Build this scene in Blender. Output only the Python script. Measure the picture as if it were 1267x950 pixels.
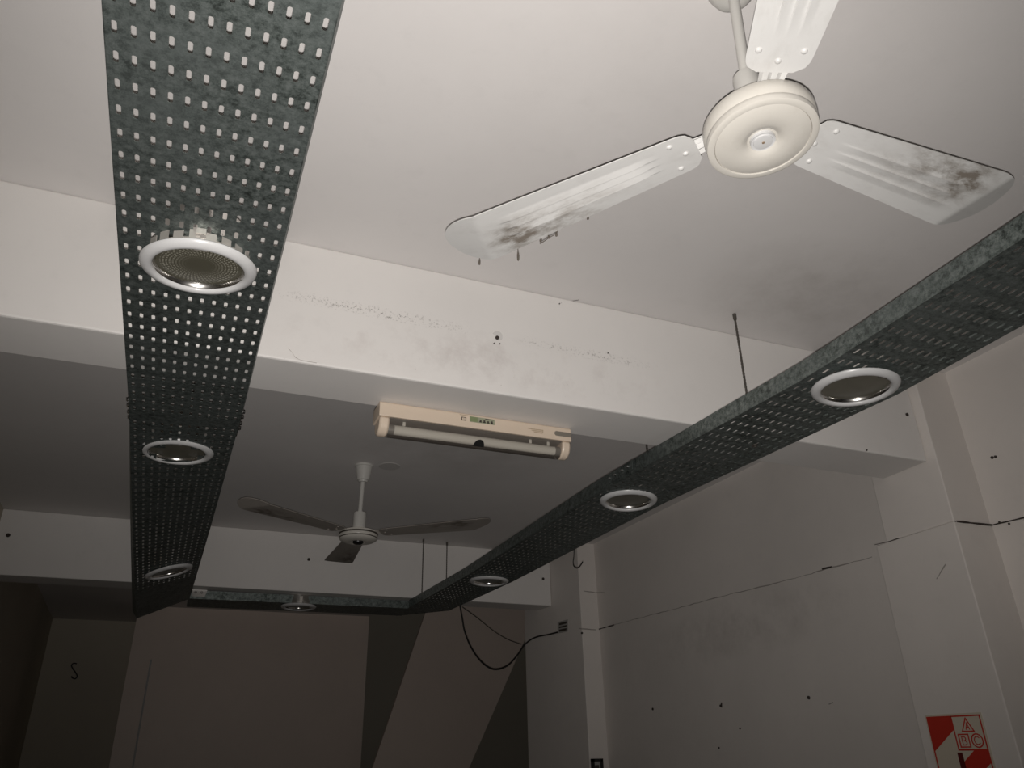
import bpy, bmesh, math, random
from mathutils import Vector, Matrix
random.seed(7)
scene = bpy.context.scene
for o in list(bpy.data.objects):
    bpy.data.objects.remove(o, do_unlink=True)
C = scene.collection
pi = math.pi

# ------------------------------------------------------------------ camera, light, exposure
ZO = 1.55                                   # eye height; all z below are relative to the eye unless noted
F_PX = 961.5351
RX = Vector((0.92442077, -0.38079305, -0.0210451))     # image right in the room
RY = Vector((0.1511265, 0.41642531, -0.89652147))      # image down
RZ = Vector((0.35015285, 0.82558259, 0.44250013))      # viewing direction
cam_d = bpy.data.cameras.new('camera')
cam = bpy.data.objects.new('camera', cam_d); C.objects.link(cam)
m = Matrix.Identity(4)
for i in range(3):
    m[i][0] = RX[i]; m[i][1] = -RY[i]; m[i][2] = -RZ[i]
m[2][3] = ZO
cam.matrix_world = m
cam_d.sensor_width = 36.0
cam_d.lens = F_PX / 1267.0 * 36.0
cam_d.clip_start = 0.01
scene.camera = cam

world = bpy.data.worlds.new('world'); scene.world = world
world.use_nodes = True
world.node_tree.nodes['Background'].inputs[0].default_value = (0.9, 0.95, 1.0, 1)
world.node_tree.nodes['Background'].inputs[1].default_value = 0.0

fl = bpy.data.lights.new('phone_flash', 'SPOT')       # the phone's flash, a little below the lens
fl.energy = 139.0
fl.color = (1.0, 0.955, 0.915)
fl.shadow_soft_size = 0.003
fl.spot_size = math.radians(110)
fl.spot_blend = 1.0
flo = bpy.data.objects.new('phone_flash', fl); C.objects.link(flo)
fm = m @ Matrix.Rotation(math.radians(9), 4, 'X')       # its beam points slightly above the view axis
fp = RX * -0.0005 + RY * 0.0125
fm[0][3] = fp.x; fm[1][3] = fp.y; fm[2][3] = fp.z + ZO
flo.matrix_world = fm

scene.view_settings.view_transform = 'Standard'
scene.view_settings.look = 'None'
scene.view_settings.gamma = 1.0
scene.view_settings.use_curve_mapping = False
scene.view_settings.exposure = 0.0

# ------------------------------------------------------------------ helpers
def at(px, py, x=None, y=None, z=None):
    """Point of the room seen at a photograph position, on the plane x=, y= or z= (relative to the eye)."""
    r = RX * (px - 633.5) + RY * (py - 475.0) + RZ * F_PX
    s = x / r.x if x is not None else (y / r.y if y is not None else z / r.z)
    return r * s

class MB:
    def __init__(self): self.v = []; self.f = []
    def add(self, vs, fs):
        b = len(self.v); self.v += [Vector(p) for p in vs]; self.f += [tuple(b + i for i in q) for q in fs]
        return self
    def box(self, x0, x1, y0, y1, z0, z1):
        vs = [(x, y, z) for z in (z0, z1) for y in (y0, y1) for x in (x0, x1)]
        return self.add(vs, [(0, 2, 3, 1), (4, 5, 7, 6), (0, 1, 5, 4), (2, 6, 7, 3), (0, 4, 6, 2), (1, 3, 7, 5)])
    def prism(self, poly, z0, z1):
        a = sum(poly[i][0] * poly[(i + 1) % len(poly)][1] - poly[(i + 1) % len(poly)][0] * poly[i][1] for i in range(len(poly)))
        if a < 0: poly = poly[::-1]
        n = len(poly)
        vs = [(p[0], p[1], z0) for p in poly] + [(p[0], p[1], z1) for p in poly]
        fs = [tuple(range(n))[::-1], tuple(range(n, 2 * n))] + [(i, (i + 1) % n, n + (i + 1) % n, n + i) for i in range(n)]
        return self.add(vs, fs)
    def hexa(self, bottom, top):          # two loops of four points
        return self.add(list(bottom) + list(top), [(3, 2, 1, 0), (4, 5, 6, 7)] + [(i, (i + 1) % 4, 4 + (i + 1) % 4, 4 + i) for i in range(4)])
    def tube(self, pts, r, n=8, caps=True):
        pts = [Vector(p) for p in pts]; k = len(pts)
        rs = r if isinstance(r, (list, tuple)) else [r] * k
        vs = []; fs = []; prev = None
        for i, p in enumerate(pts):
            t = (pts[min(i + 1, k - 1)] - pts[max(i - 1, 0)]).normalized()
            if prev is None:
                a = Vector((1, 0, 0)) if abs(t.x) < 0.9 else Vector((0, 1, 0))
                u = t.cross(a).normalized()
            else:
                u = (prev - t * prev.dot(t)).normalized()
            prev = u; w = t.cross(u)
            for j in range(n):
                a = 2 * pi * j / n
                vs.append(p + (u * math.cos(a) + w * math.sin(a)) * rs[i])
        for i in range(k - 1):
            for j in range(n):
                fs.append((i * n + j, i * n + (j + 1) % n, (i + 1) * n + (j + 1) % n, (i + 1) * n + j))
        if caps:
            fs.append(tuple(range(n))[::-1]); fs.append(tuple(range((k - 1) * n, k * n)))
        return self.add(vs, fs)
    def lathe(self, prof, c=(0, 0, 0), n=48, closed=False):
        """prof: list of (radius, z); around the z axis through c."""
        vs = []; fs = []; k = len(prof)
        for r, z in prof:
            for j in range(n):
                a = 2 * pi * j / n
                vs.append((c[0] + r * math.cos(a), c[1] + r * math.sin(a), c[2] + z))
        rng = range(k) if closed else range(k - 1)
        for i in rng:
            i2 = (i + 1) % k
            for j in range(n):
                fs.append((i * n + j, i * n + (j + 1) % n, i2 * n + (j + 1) % n, i2 * n + j))
        return self.add(vs, fs)

ORG = {}
def setprops(o, label=None, cat=None, group=None, kind=None):
    if label: o['label'] = label
    if cat: o['category'] = cat
    if group: o['group'] = group
    if kind: o['kind'] = kind
    return o
def build(name, mb, mat, parent=None, origin=None, smooth=False, bevel=0.0, local=False, fixn=True, **kw):
    """Link an MB as one mesh. Coordinates are room coordinates relative to the eye, unless local."""
    if parent is not None and parent.name in ORG: org = ORG[parent.name]
    else: org = Vector(origin) if origin is not None else None
    me = bpy.data.meshes.new(name)
    if local: vs = [tuple(p) for p in mb.v]
    elif org is None: vs = [(p.x, p.y, p.z + ZO) for p in mb.v]       # origin at the world origin
    else: vs = [tuple(p - org) for p in mb.v]
    me.from_pydata(vs, [], mb.f); me.update()
    if fixn:
        bm = bmesh.new(); bm.from_mesh(me); bmesh.ops.recalc_face_normals(bm, faces=bm.faces); bm.to_mesh(me); bm.free()
    if smooth:
        for p in me.polygons: p.use_smooth = True
        try: me.set_sharp_from_angle(angle=math.radians(38))
        except Exception: pass
    me.materials.append(M[mat])
    o = bpy.data.objects.new(name, me); C.objects.link(o)
    if parent is not None:
        o.parent = parent
        if org is not None and not local: ORG[o.name] = org
    elif org is not None and not local: o.location = (org.x, org.y, org.z + ZO); ORG[o.name] = org
    if bevel:
        b = o.modifiers.new('bevel', 'BEVEL'); b.width = bevel; b.segments = 2; b.limit_method = 'ANGLE'
    return setprops(o, **kw)
def empty(name, org, **kw):
    o = bpy.data.objects.new(name, None); C.objects.link(o); o.empty_display_size = 0.05
    o.location = (org[0], org[1], org[2] + ZO); ORG[o.name] = Vector(org)
    return setprops(o, **kw)
def copy_tree(o, parent=None):
    c = o.copy(); C.objects.link(c); c.parent = parent
    for ch in list(o.children): copy_tree(ch, c)
    return c

# ------------------------------------------------------------------ materials
M = {}
class NT:
    def __init__(self, name):
        self.m = bpy.data.materials.new(name); self.m.use_nodes = True
        self.t = self.m.node_tree; self.n = self.t.nodes; self.b = self.n['Principled BSDF']; M[name] = self.m
        self.out = self.n['Material Output']
    def new(self, typ, **kw):
        x = self.n.new(typ)
        for k, v in kw.items(): setattr(x, k, v)
        return x
    def link(self, a, b): self.t.links.new(a, b)
    def val(self, sock, v):
        if hasattr(v, 'is_linked') or hasattr(v, 'links'): self.link(v, sock)
        else: sock.default_value = v
    def coord(self, which='Object'): return self.new('ShaderNodeTexCoord').outputs[which]
    def noise(self, scale, detail=4, rough=0.6, vec=None, stretch=None):
        x = self.new('ShaderNodeTexNoise'); x.inputs['Scale'].default_value = scale; x.inputs['Detail'].default_value = detail; x.inputs['Roughness'].default_value = rough
        v = vec or self.coord()
        if stretch:
            mp = self.new('ShaderNodeMapping'); mp.inputs['Scale'].default_value = stretch; self.link(v, mp.inputs[0]); v = mp.outputs[0]
        self.link(v, x.inputs['Vector']); return x.outputs['Fac']
    def ramp(self, fac, stops):
        r = self.new('ShaderNodeValToRGB'); e = r.color_ramp.elements
        while len(e) < len(stops): e.new(0.5)
        for i, (p, c) in enumerate(stops):
            e[i].position = p; e[i].color = (c, c, c, 1) if isinstance(c, (int, float)) else (*c, 1)
        self.link(fac, r.inputs[0]); return r.outputs['Color']
    def mix(self, fac, a, b, mode='MIX'):
        x = self.new('ShaderNodeMix', data_type='RGBA', blend_type=mode)
        self.val(x.inputs[0], fac); self.val(x.inputs[6], a if not isinstance(a, tuple) else (*a[:3], 1)); self.val(x.inputs[7], b if not isinstance(b, tuple) else (*b[:3], 1))
        return x.outputs[2]
    def math(self, op, a, b=0.0, c=0.0):
        x = self.new('ShaderNodeMath', operation=op); self.val(x.inputs[0], a); self.val(x.inputs[1], b); self.val(x.inputs[2], c); return x.outputs[0]
    def sep(self, v):
        x = self.new('ShaderNodeSeparateXYZ'); self.link(v, x.inputs[0]); return x.outputs
    def bump(self, h, strength, dist=0.002):
        x = self.new('ShaderNodeBump'); x.inputs['Strength'].default_value = strength; x.inputs['Distance'].default_value = dist
        self.link(h, x.inputs['Height']); self.link(x.outputs[0], self.b.inputs['Normal'])
    def set(self, color=None, rough=None, metal=None, **kw):
        if color is not None: self.val(self.b.inputs['Base Color'], (*color, 1) if isinstance(color, tuple) and len(color) == 3 else color)
        if rough is not None: self.val(self.b.inputs['Roughness'], rough)
        if metal is not None: self.val(self.b.inputs['Metallic'], metal)
        for k, v in kw.items(): self.val(self.b.inputs[k], v)
        return self
def blob(t, xyz, c, s, lo=1.0, hi=0.0):
    """soft ellipsoidal mask around c (room coords, z absolute)"""
    d = None
    for i in range(3):
        if s[i] is None: continue
        q = t.math('POWER', t.math('ABSOLUTE', t.math('DIVIDE', t.math('SUBTRACT', xyz[i], c[i]), s[i])), 2.0)
        d = q if d is None else t.math('ADD', d, q)
    return t.math('MAXIMUM', t.math('SUBTRACT', 1.0, d), 0.0)

def paint(name, col, rough=0.6, var=0.06, bump=0.25, dirt=None):
    t = NT(name)
    n1 = t.noise(1.6, 5, 0.6); n2 = t.noise(14, 6, 0.65)
    dark = tuple(c * (1 - var * 2) for c in col)
    c = t.mix(t.ramp(n1, [(0.3, 0.0), (0.75, 1.0)]), col, dark)
    c = t.mix(t.math('MULTIPLY', t.ramp(n2, [(0.55, 0.0), (0.8, 1.0)]), 0.25), c, tuple(x * 0.8 for x in col))
    if dirt: c = dirt(t, c)
    t.set(c, rough)
    t.bump(t.noise(220, 3, 0.6), bump, 0.0008)
    return t

def ceil_dirt(t, c):
    xyz = t.sep(t.coord())
    n = t.ramp(t.noise(5, 5, 0.7), [(0.35, 0.2), (0.7, 1.0)])
    for cc, s, a in [((1.75, 1.62), (0.42, 0.30), 0.35), ((0.95, 1.0), (0.75, 0.7), 0.10), ((1.1, 3.3), (0.7, 0.5), 0.3)]:
        b = blob(t, xyz, (*cc, 0), (*s, None))
        c = t.mix(t.math('MULTIPLY', t.math('MULTIPLY', b, n), a), c, (0.30, 0.27, 0.24))
    return c
paint('ceiling_paint', (0.74, 0.715, 0.70), 0.75, 0.03, 0.2, ceil_dirt)

def beam_dirt(t, c):
    xyz = t.sep(t.coord())
    clean = c
    # speckled scrape running along the face, and grey handling smudges under it
    line = t.math('ADD', t.math('MULTIPLY', xyz[0], -0.012), 1.20 + ZO)
    d = t.math('ABSOLUTE', t.math('SUBTRACT', xyz[2], line))
    band = t.math('MAXIMUM', t.math('SUBTRACT', 1.0, t.math('DIVIDE', d, 0.022)), 0.0)
    ends = blob(t, xyz, (0.40, 0, 0), (0.30, None, None)); ends2 = blob(t, xyz, (1.08, 0, 0), (0.28, None, None))
    sp = t.ramp(t.noise(160, 4, 0.75), [(0.55, 0.0), (0.66, 1.0)])
    f = t.math('MULTIPLY', t.math('MULTIPLY', band, sp), t.math('ADD', ends, t.math('MULTIPLY', ends2, 0.6)))
    c = t.mix(t.math('MINIMUM', t.math('MULTIPLY', f, 1.6), 0.8), c, (0.16, 0.14, 0.12))
    sm = t.ramp(t.noise(9, 6, 0.7), [(0.48, 0.0), (0.75, 1.0)])
    z1 = blob(t, xyz, (0.75, 0, 1.10 + ZO), (0.75, None, 0.10))
    c = t.mix(t.math('MULTIPLY', t.math('MULTIPLY', sm, z1), 0.42), c, (0.42, 0.36, 0.34))
    sp2 = t.ramp(t.noise(75, 5, 0.8), [(0.66, 0.0), (0.72, 1.0)])
    z2 = blob(t, xyz, (0.6, 0, 1.02 + ZO), (1.1, None, 0.07))
    c = t.mix(t.math('MULTIPLY', t.math('MULTIPLY', sp2, z2), 0.6), c, (0.3, 0.25, 0.22))
    near = t.math('LESS_THAN', xyz[1], 3.0)
    return t.mix(near, clean, c)
paint('beam_paint', (0.80, 0.775, 0.75), 0.6, 0.03, 0.25, beam_dirt)

def wall_dirt(t, c):
    xyz = t.sep(t.coord())
    sm = t.ramp(t.noise(6, 6, 0.7), [(0.4, 0.0), (0.7, 1.0)])
    b = blob(t, xyz, (2.6, 3.3, 0.62 + ZO), (None, 0.85, 0.16))
    c = t.mix(t.math('MULTIPLY', t.math('MULTIPLY', sm, b), 0.38), c, (0.3, 0.27, 0.24))
    sp = t.ramp(t.noise(42, 4, 0.8), [(0.70, 0.0), (0.74, 1.0)])
    c = t.mix(t.math('MULTIPLY', sp, 0.35), c, (0.25, 0.21, 0.18))
    return c
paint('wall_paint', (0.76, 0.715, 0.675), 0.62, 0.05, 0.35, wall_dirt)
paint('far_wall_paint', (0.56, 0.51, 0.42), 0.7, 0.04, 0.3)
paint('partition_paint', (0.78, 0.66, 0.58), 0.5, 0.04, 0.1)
paint('floor_tile', (0.06, 0.055, 0.05), 0.5, 0.1, 0.2)
paint('repair_plaster', (0.60, 0.58, 0.56), 0.8, 0.05, 0.3)

t = NT('galvanised')
n = t.noise(62, 9, 0.82); n2 = t.noise(6, 4, 0.6)
c = t.ramp(n, [(0.40, (0.04, 0.048, 0.044)), (0.50, (0.14, 0.165, 0.155)), (0.64, (0.27, 0.30, 0.29))])
c = t.mix(t.ramp(n2, [(0.35, 0.0), (0.7, 0.5)]), c, (0.22, 0.25, 0.245))
t.set(c, t.ramp(n, [(0.3, 0.62), (0.7, 0.42)]), 0.72)
t.bump(n, 0.15, 0.0006)
t = NT('zinc_bright'); t.set((0.72, 0.74, 0.74), 0.25, 1.0)
t = NT('chrome'); t.set((0.70, 0.68, 0.65), 0.22, 1.0)
t = NT('satin_metal'); t.set((0.55, 0.52, 0.48), 0.38, 0.55)
t = NT('zinc_rod'); t.set((0.10, 0.09, 0.08), 0.55, 0.5)
t = NT('rust_edge'); t.set((0.30, 0.22, 0.15), 0.6, 0.3)

t = NT('trim_white'); t.set((0.6, 0.6, 0.6), 0.3)
t.val(t.b.inputs['Base Color'], t.mix(t.math('MULTIPLY', t.ramp(t.noise(18, 5, 0.7), [(0.5, 0.0), (0.8, 1.0)]), 0.3), (0.60, 0.60, 0.60), (0.46, 0.45, 0.43)))

t = NT('prismatic_glass')
xyz = t.sep(t.coord())
rad = t.math('SQRT', t.math('ADD', t.math('MULTIPLY', xyz[0], xyz[0]), t.math('MULTIPLY', xyz[1], xyz[1])))
ang = t.math('ARCTAN2', xyz[1], xyz[0])
s1 = t.math('SINE', t.math('ADD', t.math('MULTIPLY', ang, 52.0), t.math('MULTIPLY', rad, 260.0)))
s2 = t.math('SINE', t.math('MULTIPLY', rad, 1050.0))
dots = t.math('MINIMUM', s1, s2)
mask = t.math('MULTIPLY', t.math('GREATER_THAN', dots, -0.1), t.ramp(t.math('DIVIDE', rad, 0.08), [(0.30, 0.0), (0.62, 1.0), (0.90, 1.0), (0.93, 0.0)]))
c = t.mix(t.math('MULTIPLY', mask, 0.55), (0.085, 0.08, 0.058), (0.46, 0.44, 0.37))  # dark olive base paints in the unlit interior behind the dotted glass
t.set(c, 0.3)
t = NT('matt_glass'); t.set(t.mix(t.noise(30, 4), (0.09, 0.085, 0.065), (0.15, 0.14, 0.11)), 0.3)  # opaque dark colour stands in for the unlit can behind

t = NT('fan_enamel')
n = t.noise(24, 6, 0.7)
t.set(t.mix(t.math('MULTIPLY', t.ramp(n, [(0.5, 0.0), (0.85, 1.0)]), 0.22), (0.60, 0.575, 0.525), (0.38, 0.33, 0.27)), 0.25)
t = NT('fan_rod_enamel'); t.set((0.55, 0.54, 0.51), 0.35)
def blade_mat(name, base, dirt, amount, rough):
    t = NT(name)
    co = t.coord(); xyz = t.sep(co)
    n = t.noise(11, 6, 0.72, co, (1.0, 2.2, 1.0)); nf = t.noise(140, 4, 0.8, co)
    u = t.math('DIVIDE', t.math('SUBTRACT', xyz[0], 0.26), 0.26)           # towards the tip
    uu = t.math('MINIMUM', t.math('MAXIMUM', u, 0.0), 1.0)
    edge = t.math('MAXIMUM', t.math('SUBTRACT', 1.0, t.math('DIVIDE', t.math('ABSOLUTE', t.math('SUBTRACT', xyz[1], -0.035)), 0.075)), 0.0)
    back = t.math('MINIMUM', t.math('MAXIMUM', t.math('DIVIDE', t.math('SUBTRACT', 0.585, xyz[0]), 0.07), 0.0), 1.0)
    f = t.math('MULTIPLY', t.math('MULTIPLY', t.math('MULTIPLY', uu, edge), back), t.ramp(n, [(0.40, 0.0), (0.62, 1.0)]))
    f = t.math('ADD', t.math('MULTIPLY', f, 1.6), t.math('MULTIPLY', t.ramp(n, [(0.5, 0.0), (0.9, 1.0)]), 0.3))
    f = t.math('MINIMUM', t.math('MULTIPLY', f, amount), 0.92)
    c = t.mix(f, base, dirt)
    c = t.mix(t.math('MULTIPLY', t.ramp(nf, [(0.70, 0.0), (0.74, 1.0)]), 0.5), c, tuple(x * 0.4 for x in base))
    t.set(c, rough)
blade_mat('blade_enamel', (0.64, 0.635, 0.62), (0.19, 0.16, 0.13), 0.85, 0.4)
blade_mat('blade_dusty', (0.34, 0.31, 0.28), (0.14, 0.12, 0.10), 1.0, 0.6)
t = NT('dust_fluff'); t.set((0.10, 0.085, 0.07), 0.95)
t = NT('lamp_cream'); t.set(t.mix(t.math('MULTIPLY', t.noise(20, 5), 0.5), (0.70, 0.585, 0.47), (0.60, 0.49, 0.38)), 0.35)
t = NT('lamp_inside'); t.set((0.10, 0.095, 0.085), 0.3)
t = NT('tube_white'); t.set((0.74, 0.74, 0.70), 0.25)
t = NT('tube_end'); t.set((0.25, 0.25, 0.24), 0.4, 0.4)
t = NT('grey_patch'); t.set((0.20, 0.18, 0.15), 0.5)
t = NT('print_dark'); t.set((0.06, 0.05, 0.04), 0.6)
t = NT('print_brown'); t.set((0.30, 0.22, 0.13), 0.6)
t = NT('sticker_green'); t.set((0.30, 0.31, 0.22), 0.5)
t = NT('sticker_olive'); t.set((0.20, 0.24, 0.12), 0.5)
t = NT('clear_cover')      # thin clear acrylic
fr = t.new('ShaderNodeFresnel'); fr.inputs['IOR'].default_value = 1.45
tr = t.new('ShaderNodeBsdfTransparent'); tr.inputs[0].default_value = (0.80, 0.78, 0.75, 1)
gl = t.new('ShaderNodeBsdfGlossy'); gl.inputs['Roughness'].default_value = 0.12
mx = t.new('ShaderNodeMixShader'); t.link(fr.outputs[0], mx.inputs[0]); t.link(tr.outputs[0], mx.inputs[1]); t.link(gl.outputs[0], mx.inputs[2]); df = t.new('ShaderNodeBsdfDiffuse'); df.inputs[0].default_value = (0.55, 0.48, 0.42, 1)
my = t.new('ShaderNodeMixShader'); my.inputs[0].default_value = 0.13; t.link(mx.outputs[0], my.inputs[1]); t.link(df.outputs[0], my.inputs[2]); t.link(my.outputs[0], t.out.inputs[0])
t = NT('black_plastic'); t.set((0.012, 0.012, 0.012), 0.4)
t = NT('wire_black'); t.set((0.015, 0.013, 0.012), 0.6)
t = NT('wire_grey'); t.set((0.05, 0.045, 0.04), 0.7)
t = NT('crack_dark'); t.set((0.045, 0.035, 0.03), 0.9)
t = NT('crack_faint'); t.set((0.36, 0.335, 0.31), 0.9)
t = NT('sign_red'); t.set(t.mix(t.math('MULTIPLY', t.noise(30, 4), 0.5), (0.52, 0.035, 0.02), (0.40, 0.03, 0.02)), 0.45)
t = NT('sign_dark_red'); t.set((0.10, 0.008, 0.008), 0.45)
t = NT('sign_cream'); t.set((0.60, 0.54, 0.44), 0.45)
t = NT('plug_red'); t.set((0.35, 0.06, 0.05), 0.6)
t = NT('pvc_grey'); t.set((0.40, 0.39, 0.37), 0.5)

# ------------------------------------------------------------------ the room
HC = 1.38
Y1, Y1B, ZB1 = 1.928, 2.138, 0.994       # near beam: front, back, underside
Y2, Y2B, ZB2 = 5.04, 5.235, 1.011        # far beam
FL = -ZO
def structure(name, mb, mat, **kw): return build(name, mb, mat, kind='structure', **kw)

structure('floor', MB().box(-1.5, 6.2, -3.3, 10.2, FL - 0.1, FL), 'floor_tile')
structure('ceiling', MB().prism([(-1.3, -3.2), (2.95, -3.2), (2.95, 5.60), (1.747, 5.60), (1.747, 8.95), (-1.3, 8.95)], HC, HC + 0.15), 'ceiling_paint')
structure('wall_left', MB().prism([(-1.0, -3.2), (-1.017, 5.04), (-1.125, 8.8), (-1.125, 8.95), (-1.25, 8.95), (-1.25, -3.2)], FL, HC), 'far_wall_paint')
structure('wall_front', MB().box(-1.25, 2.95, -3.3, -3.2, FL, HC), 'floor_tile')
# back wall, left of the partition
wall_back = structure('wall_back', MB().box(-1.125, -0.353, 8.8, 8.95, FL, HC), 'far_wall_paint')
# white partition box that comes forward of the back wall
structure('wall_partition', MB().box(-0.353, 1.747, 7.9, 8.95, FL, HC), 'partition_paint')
structure('trim_1', MB().tube([at(187, 816, y=7.9) + Vector((0, -0.004, 0)), at(164, 950, y=7.9) + Vector((0, -0.004, 0))], 0.009, 6), 'trim_white')
# stairwell behind the right half: far wall and its side, open upwards
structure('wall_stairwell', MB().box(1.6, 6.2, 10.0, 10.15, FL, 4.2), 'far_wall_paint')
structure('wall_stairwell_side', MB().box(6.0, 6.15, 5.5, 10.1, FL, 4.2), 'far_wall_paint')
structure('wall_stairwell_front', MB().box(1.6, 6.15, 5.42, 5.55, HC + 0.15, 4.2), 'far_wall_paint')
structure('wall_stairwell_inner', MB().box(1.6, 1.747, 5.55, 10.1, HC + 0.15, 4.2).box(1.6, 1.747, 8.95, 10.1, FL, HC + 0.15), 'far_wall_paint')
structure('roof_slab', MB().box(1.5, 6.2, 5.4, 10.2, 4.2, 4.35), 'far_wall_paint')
# sloping underside of the staircase
def stair_pt(px, py, y): return at(px, py, y=y)
A0 = at(525, 762, y=7.4); A1 = at(462, 947, y=7.4); B0 = at(636, 822, y=7.4); B1 = at(583, 944, y=7.4)
dA = (A0 - A1) / (A0.z - A1.z); dB = (B0 - B1) / (B0.z - B1.z)
def onz(p, d, z): return p + d * (z - p.z)
lo, hi = FL, 2.6
q = [onz(A1, dA, lo), onz(B1, dB, lo), onz(B1, dB, hi), onz(A1, dA, hi)]
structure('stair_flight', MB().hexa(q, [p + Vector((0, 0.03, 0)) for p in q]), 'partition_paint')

# right wall, slightly out of square, and its pilasters
wall_right = structure('wall_right', MB().prism([(2.72, -3.2), (2.685, 1.89), (2.655, 2.3), (2.58, 4.70), (2.56, 5.42), (2.95, 5.42), (2.95, -3.2)], FL, HC), 'wall_paint')
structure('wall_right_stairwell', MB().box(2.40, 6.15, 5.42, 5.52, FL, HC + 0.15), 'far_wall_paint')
ZS = 0.755
pil1 = structure('pilaster', MB().prism([(2.50, 1.89), (2.50, 2.20), (2.70, 2.20), (2.70, 1.89)], ZS, HC), 'wall_paint', bevel=0.004)
pil1b = structure('pilaster_base', MB().prism([(2.492, 1.885), (2.492, 2.245), (2.70, 2.245), (2.70, 1.885)], FL, ZS - 0.002), 'wall_paint', bevel=0.004)
pil2 = structure('pilaster', MB().prism([(2.45, 4.70), (2.40, 5.07), (2.355, 5.42), (2.60, 5.42), (2.60, 4.70)], FL, HC), 'wall_paint', bevel=0.004)
beam1 = structure('ceiling_beam', MB().box(-1.05, 2.498, Y1, Y1B, ZB1, HC), 'beam_paint', bevel=0.006)
beam2 = structure('ceiling_beam', MB().box(-1.05, 2.40, Y2, Y2B, ZB2, HC), 'beam_paint', bevel=0.006)

# cracks, scratches and old plugs belong to the surface they sit on
def surf_line(pts, r, mat, parent, name='crack', jit=0.0):
    P = []
    for i in range(len(pts) - 1):
        a, b = Vector(pts[i]), Vector(pts[i + 1])
        k = max(2, int((b - a).length / 0.03))
        for j in range(k):
            p = a.lerp(b, j / k)
            if i + j > 0: p.z += random.uniform(-jit, jit)
            P.append(p)
    P.append(Vector(pts[-1]))
    rs = [r * random.uniform(0.5, 1.3) for _ in P]
    return build(name, MB().tube(P, rs, 6), mat, parent)
def W(px, py, x): return at(px, py, x=x)
surf_line([W(1082, 674, 2.491), W(1120, 664, 2.499), W(1183, 645, 2.499)], 0.0018, 'crack_dark', pil1b, jit=0.002)
surf_line([at(1184, 645, y=1.885), at(1210, 647.5, y=1.885), at(1228, 649.5, y=1.885)], 0.0042, 'crack_dark', pil1b, jit=0.001)
surf_line([W(1228, 649.5, 2.684), W(1246, 645, 2.684), W(1267, 640, 2.684), W(1300, 632, 2.684)], 0.0030, 'crack_dark', wall_right, jit=0.001)
def wr(px, py):        # on the right wall between the pilasters
    r = RX * (px - 633.5) + RY * (py - 475.0) + RZ * F_PX
    k = (2.58 - 2.655) / 2.4                      # x = 2.655 + k (y - 2.3)
    s = (2.655 - k * 2.3) / (r.x - k * r.y)
    return r * s - Vector((0.001, 0, 0))
surf_line([wr(739, 779), wr(760, 773)], 0.004, 'crack_dark', wall_right, jit=0.001)
surf_line([wr(760, 773), wr(820, 757), wr(900, 736), wr(985, 715), wr(1030, 702), wr(1079, 689)], 0.0022, 'crack_faint', wall_right, jit=0.002)
surf_line([wr(1018, 704), wr(1030, 701)], 0.004, 'crack_dark', wall_right, jit=0.001)
surf_line([at(716, 777.5, y=4.699), at(737, 779, y=4.699)], 0.003, 'crack_faint', pil2, jit=0.001)
surf_line([at(722, 731, y=4.699), at(737, 733, y=4.699)], 0.0025, 'crack_faint', pil2, jit=0.001)
surf_line([wr(737, 733), wr(748, 733)], 0.003, 'crack_faint', wall_right, jit=0.001)
surf_line([W(1170, 698, 2.491), W(1164, 708, 2.491), W(1159, 716, 2.491)], 0.002, 'crack_faint', pil1b, 'scratch', 0.001)
surf_line([W(1086, 866, 2.66), W(1095, 865, 2.66)], 0.002, 'crack_dark', wall_right, 'scratch', 0.001)
surf_line([wr(1026, 871), wr(1031, 869)], 0.002, 'crack_faint', wall_right, 'scratch', 0.001)
def plug(p, axis, r, parent, mat='crack_dark', name='screw_plug'):
    a = Vector(axis)
    return build(name, MB().tube([p - a * 0.002, p + a * 0.004, p + a * 0.0045], [r, r * 0.9, r * 0.4], 10), mat, parent)
for px, py, r in [(808, 877, 0.010), (892, 873, 0.009), (1001, 863, 0.011), (890, 925, 0.006), (916, 901, 0.006)]:
    plug(wr(px, py), (-1, 0, 0), r * 0.72, wall_right)
surf_line([wr(893, 869), wr(893, 875)], 0.006, 'crack_dark', wall_right, 'scratch')
for px, py in [(741, 886), (745, 880), (747, 884)]: plug(wr(px, py), (-1, 0, 0), 0.006, wall_right)
for px, py, r in [(1228, 566, 0.006), (1232, 565, 0.005), (1249, 648, 0.004), (1237, 646, 0.004)]:
    plug(W(px, py, 2.686), (-1, 0, 0), r, wall_right)
plug(at(1122, 513, y=Y1), (0, -1, 0), 0.007, beam1)
plug(at(1072, 557, y=Y1), (0, -1, 0), 0.003, beam1)
plug(at(615, 418, y=Y1), (0, -1, 0), 0.0065, beam1)
build('patch', MB().tube([at(615, 416.5, y=Y1), at(615, 416.5, y=Y1 - 0.0008)], 0.017, 20), 'repair_plaster', beam1)
for px, py in [(611, 425), (618, 425.5), (692, 376), (752, 437)]: plug(at(px, py, y=Y1), (0, -1, 0), 0.002, beam1)
for px, py, r in [(382, 692, 0.010), (10, 662, 0.012), (672, 716, 0.010)]: plug(at(px, py, y=Y2), (0, -1, 0), r, beam2)
plug(at(720, 783, y=4.70), (0, -1, 0), 0.007, pil2)
surf_line([at(694, 375, y=Y1), at(704, 373, z=HC - 0.001), at(716, 371, z=HC - 0.001)], 0.001, 'crack_dark', beam1)
surf_line([at(356, 430, y=Y1 - 0.001), at(362, 437, y=Y1 - 0.001), at(366, 443, y=Y1 - 0.001), at(374, 446, y=Y1 - 0.001), at(392, 449, y=Y1 - 0.001)], 0.0006, 'crack_faint', beam1, jit=0.002)
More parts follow.
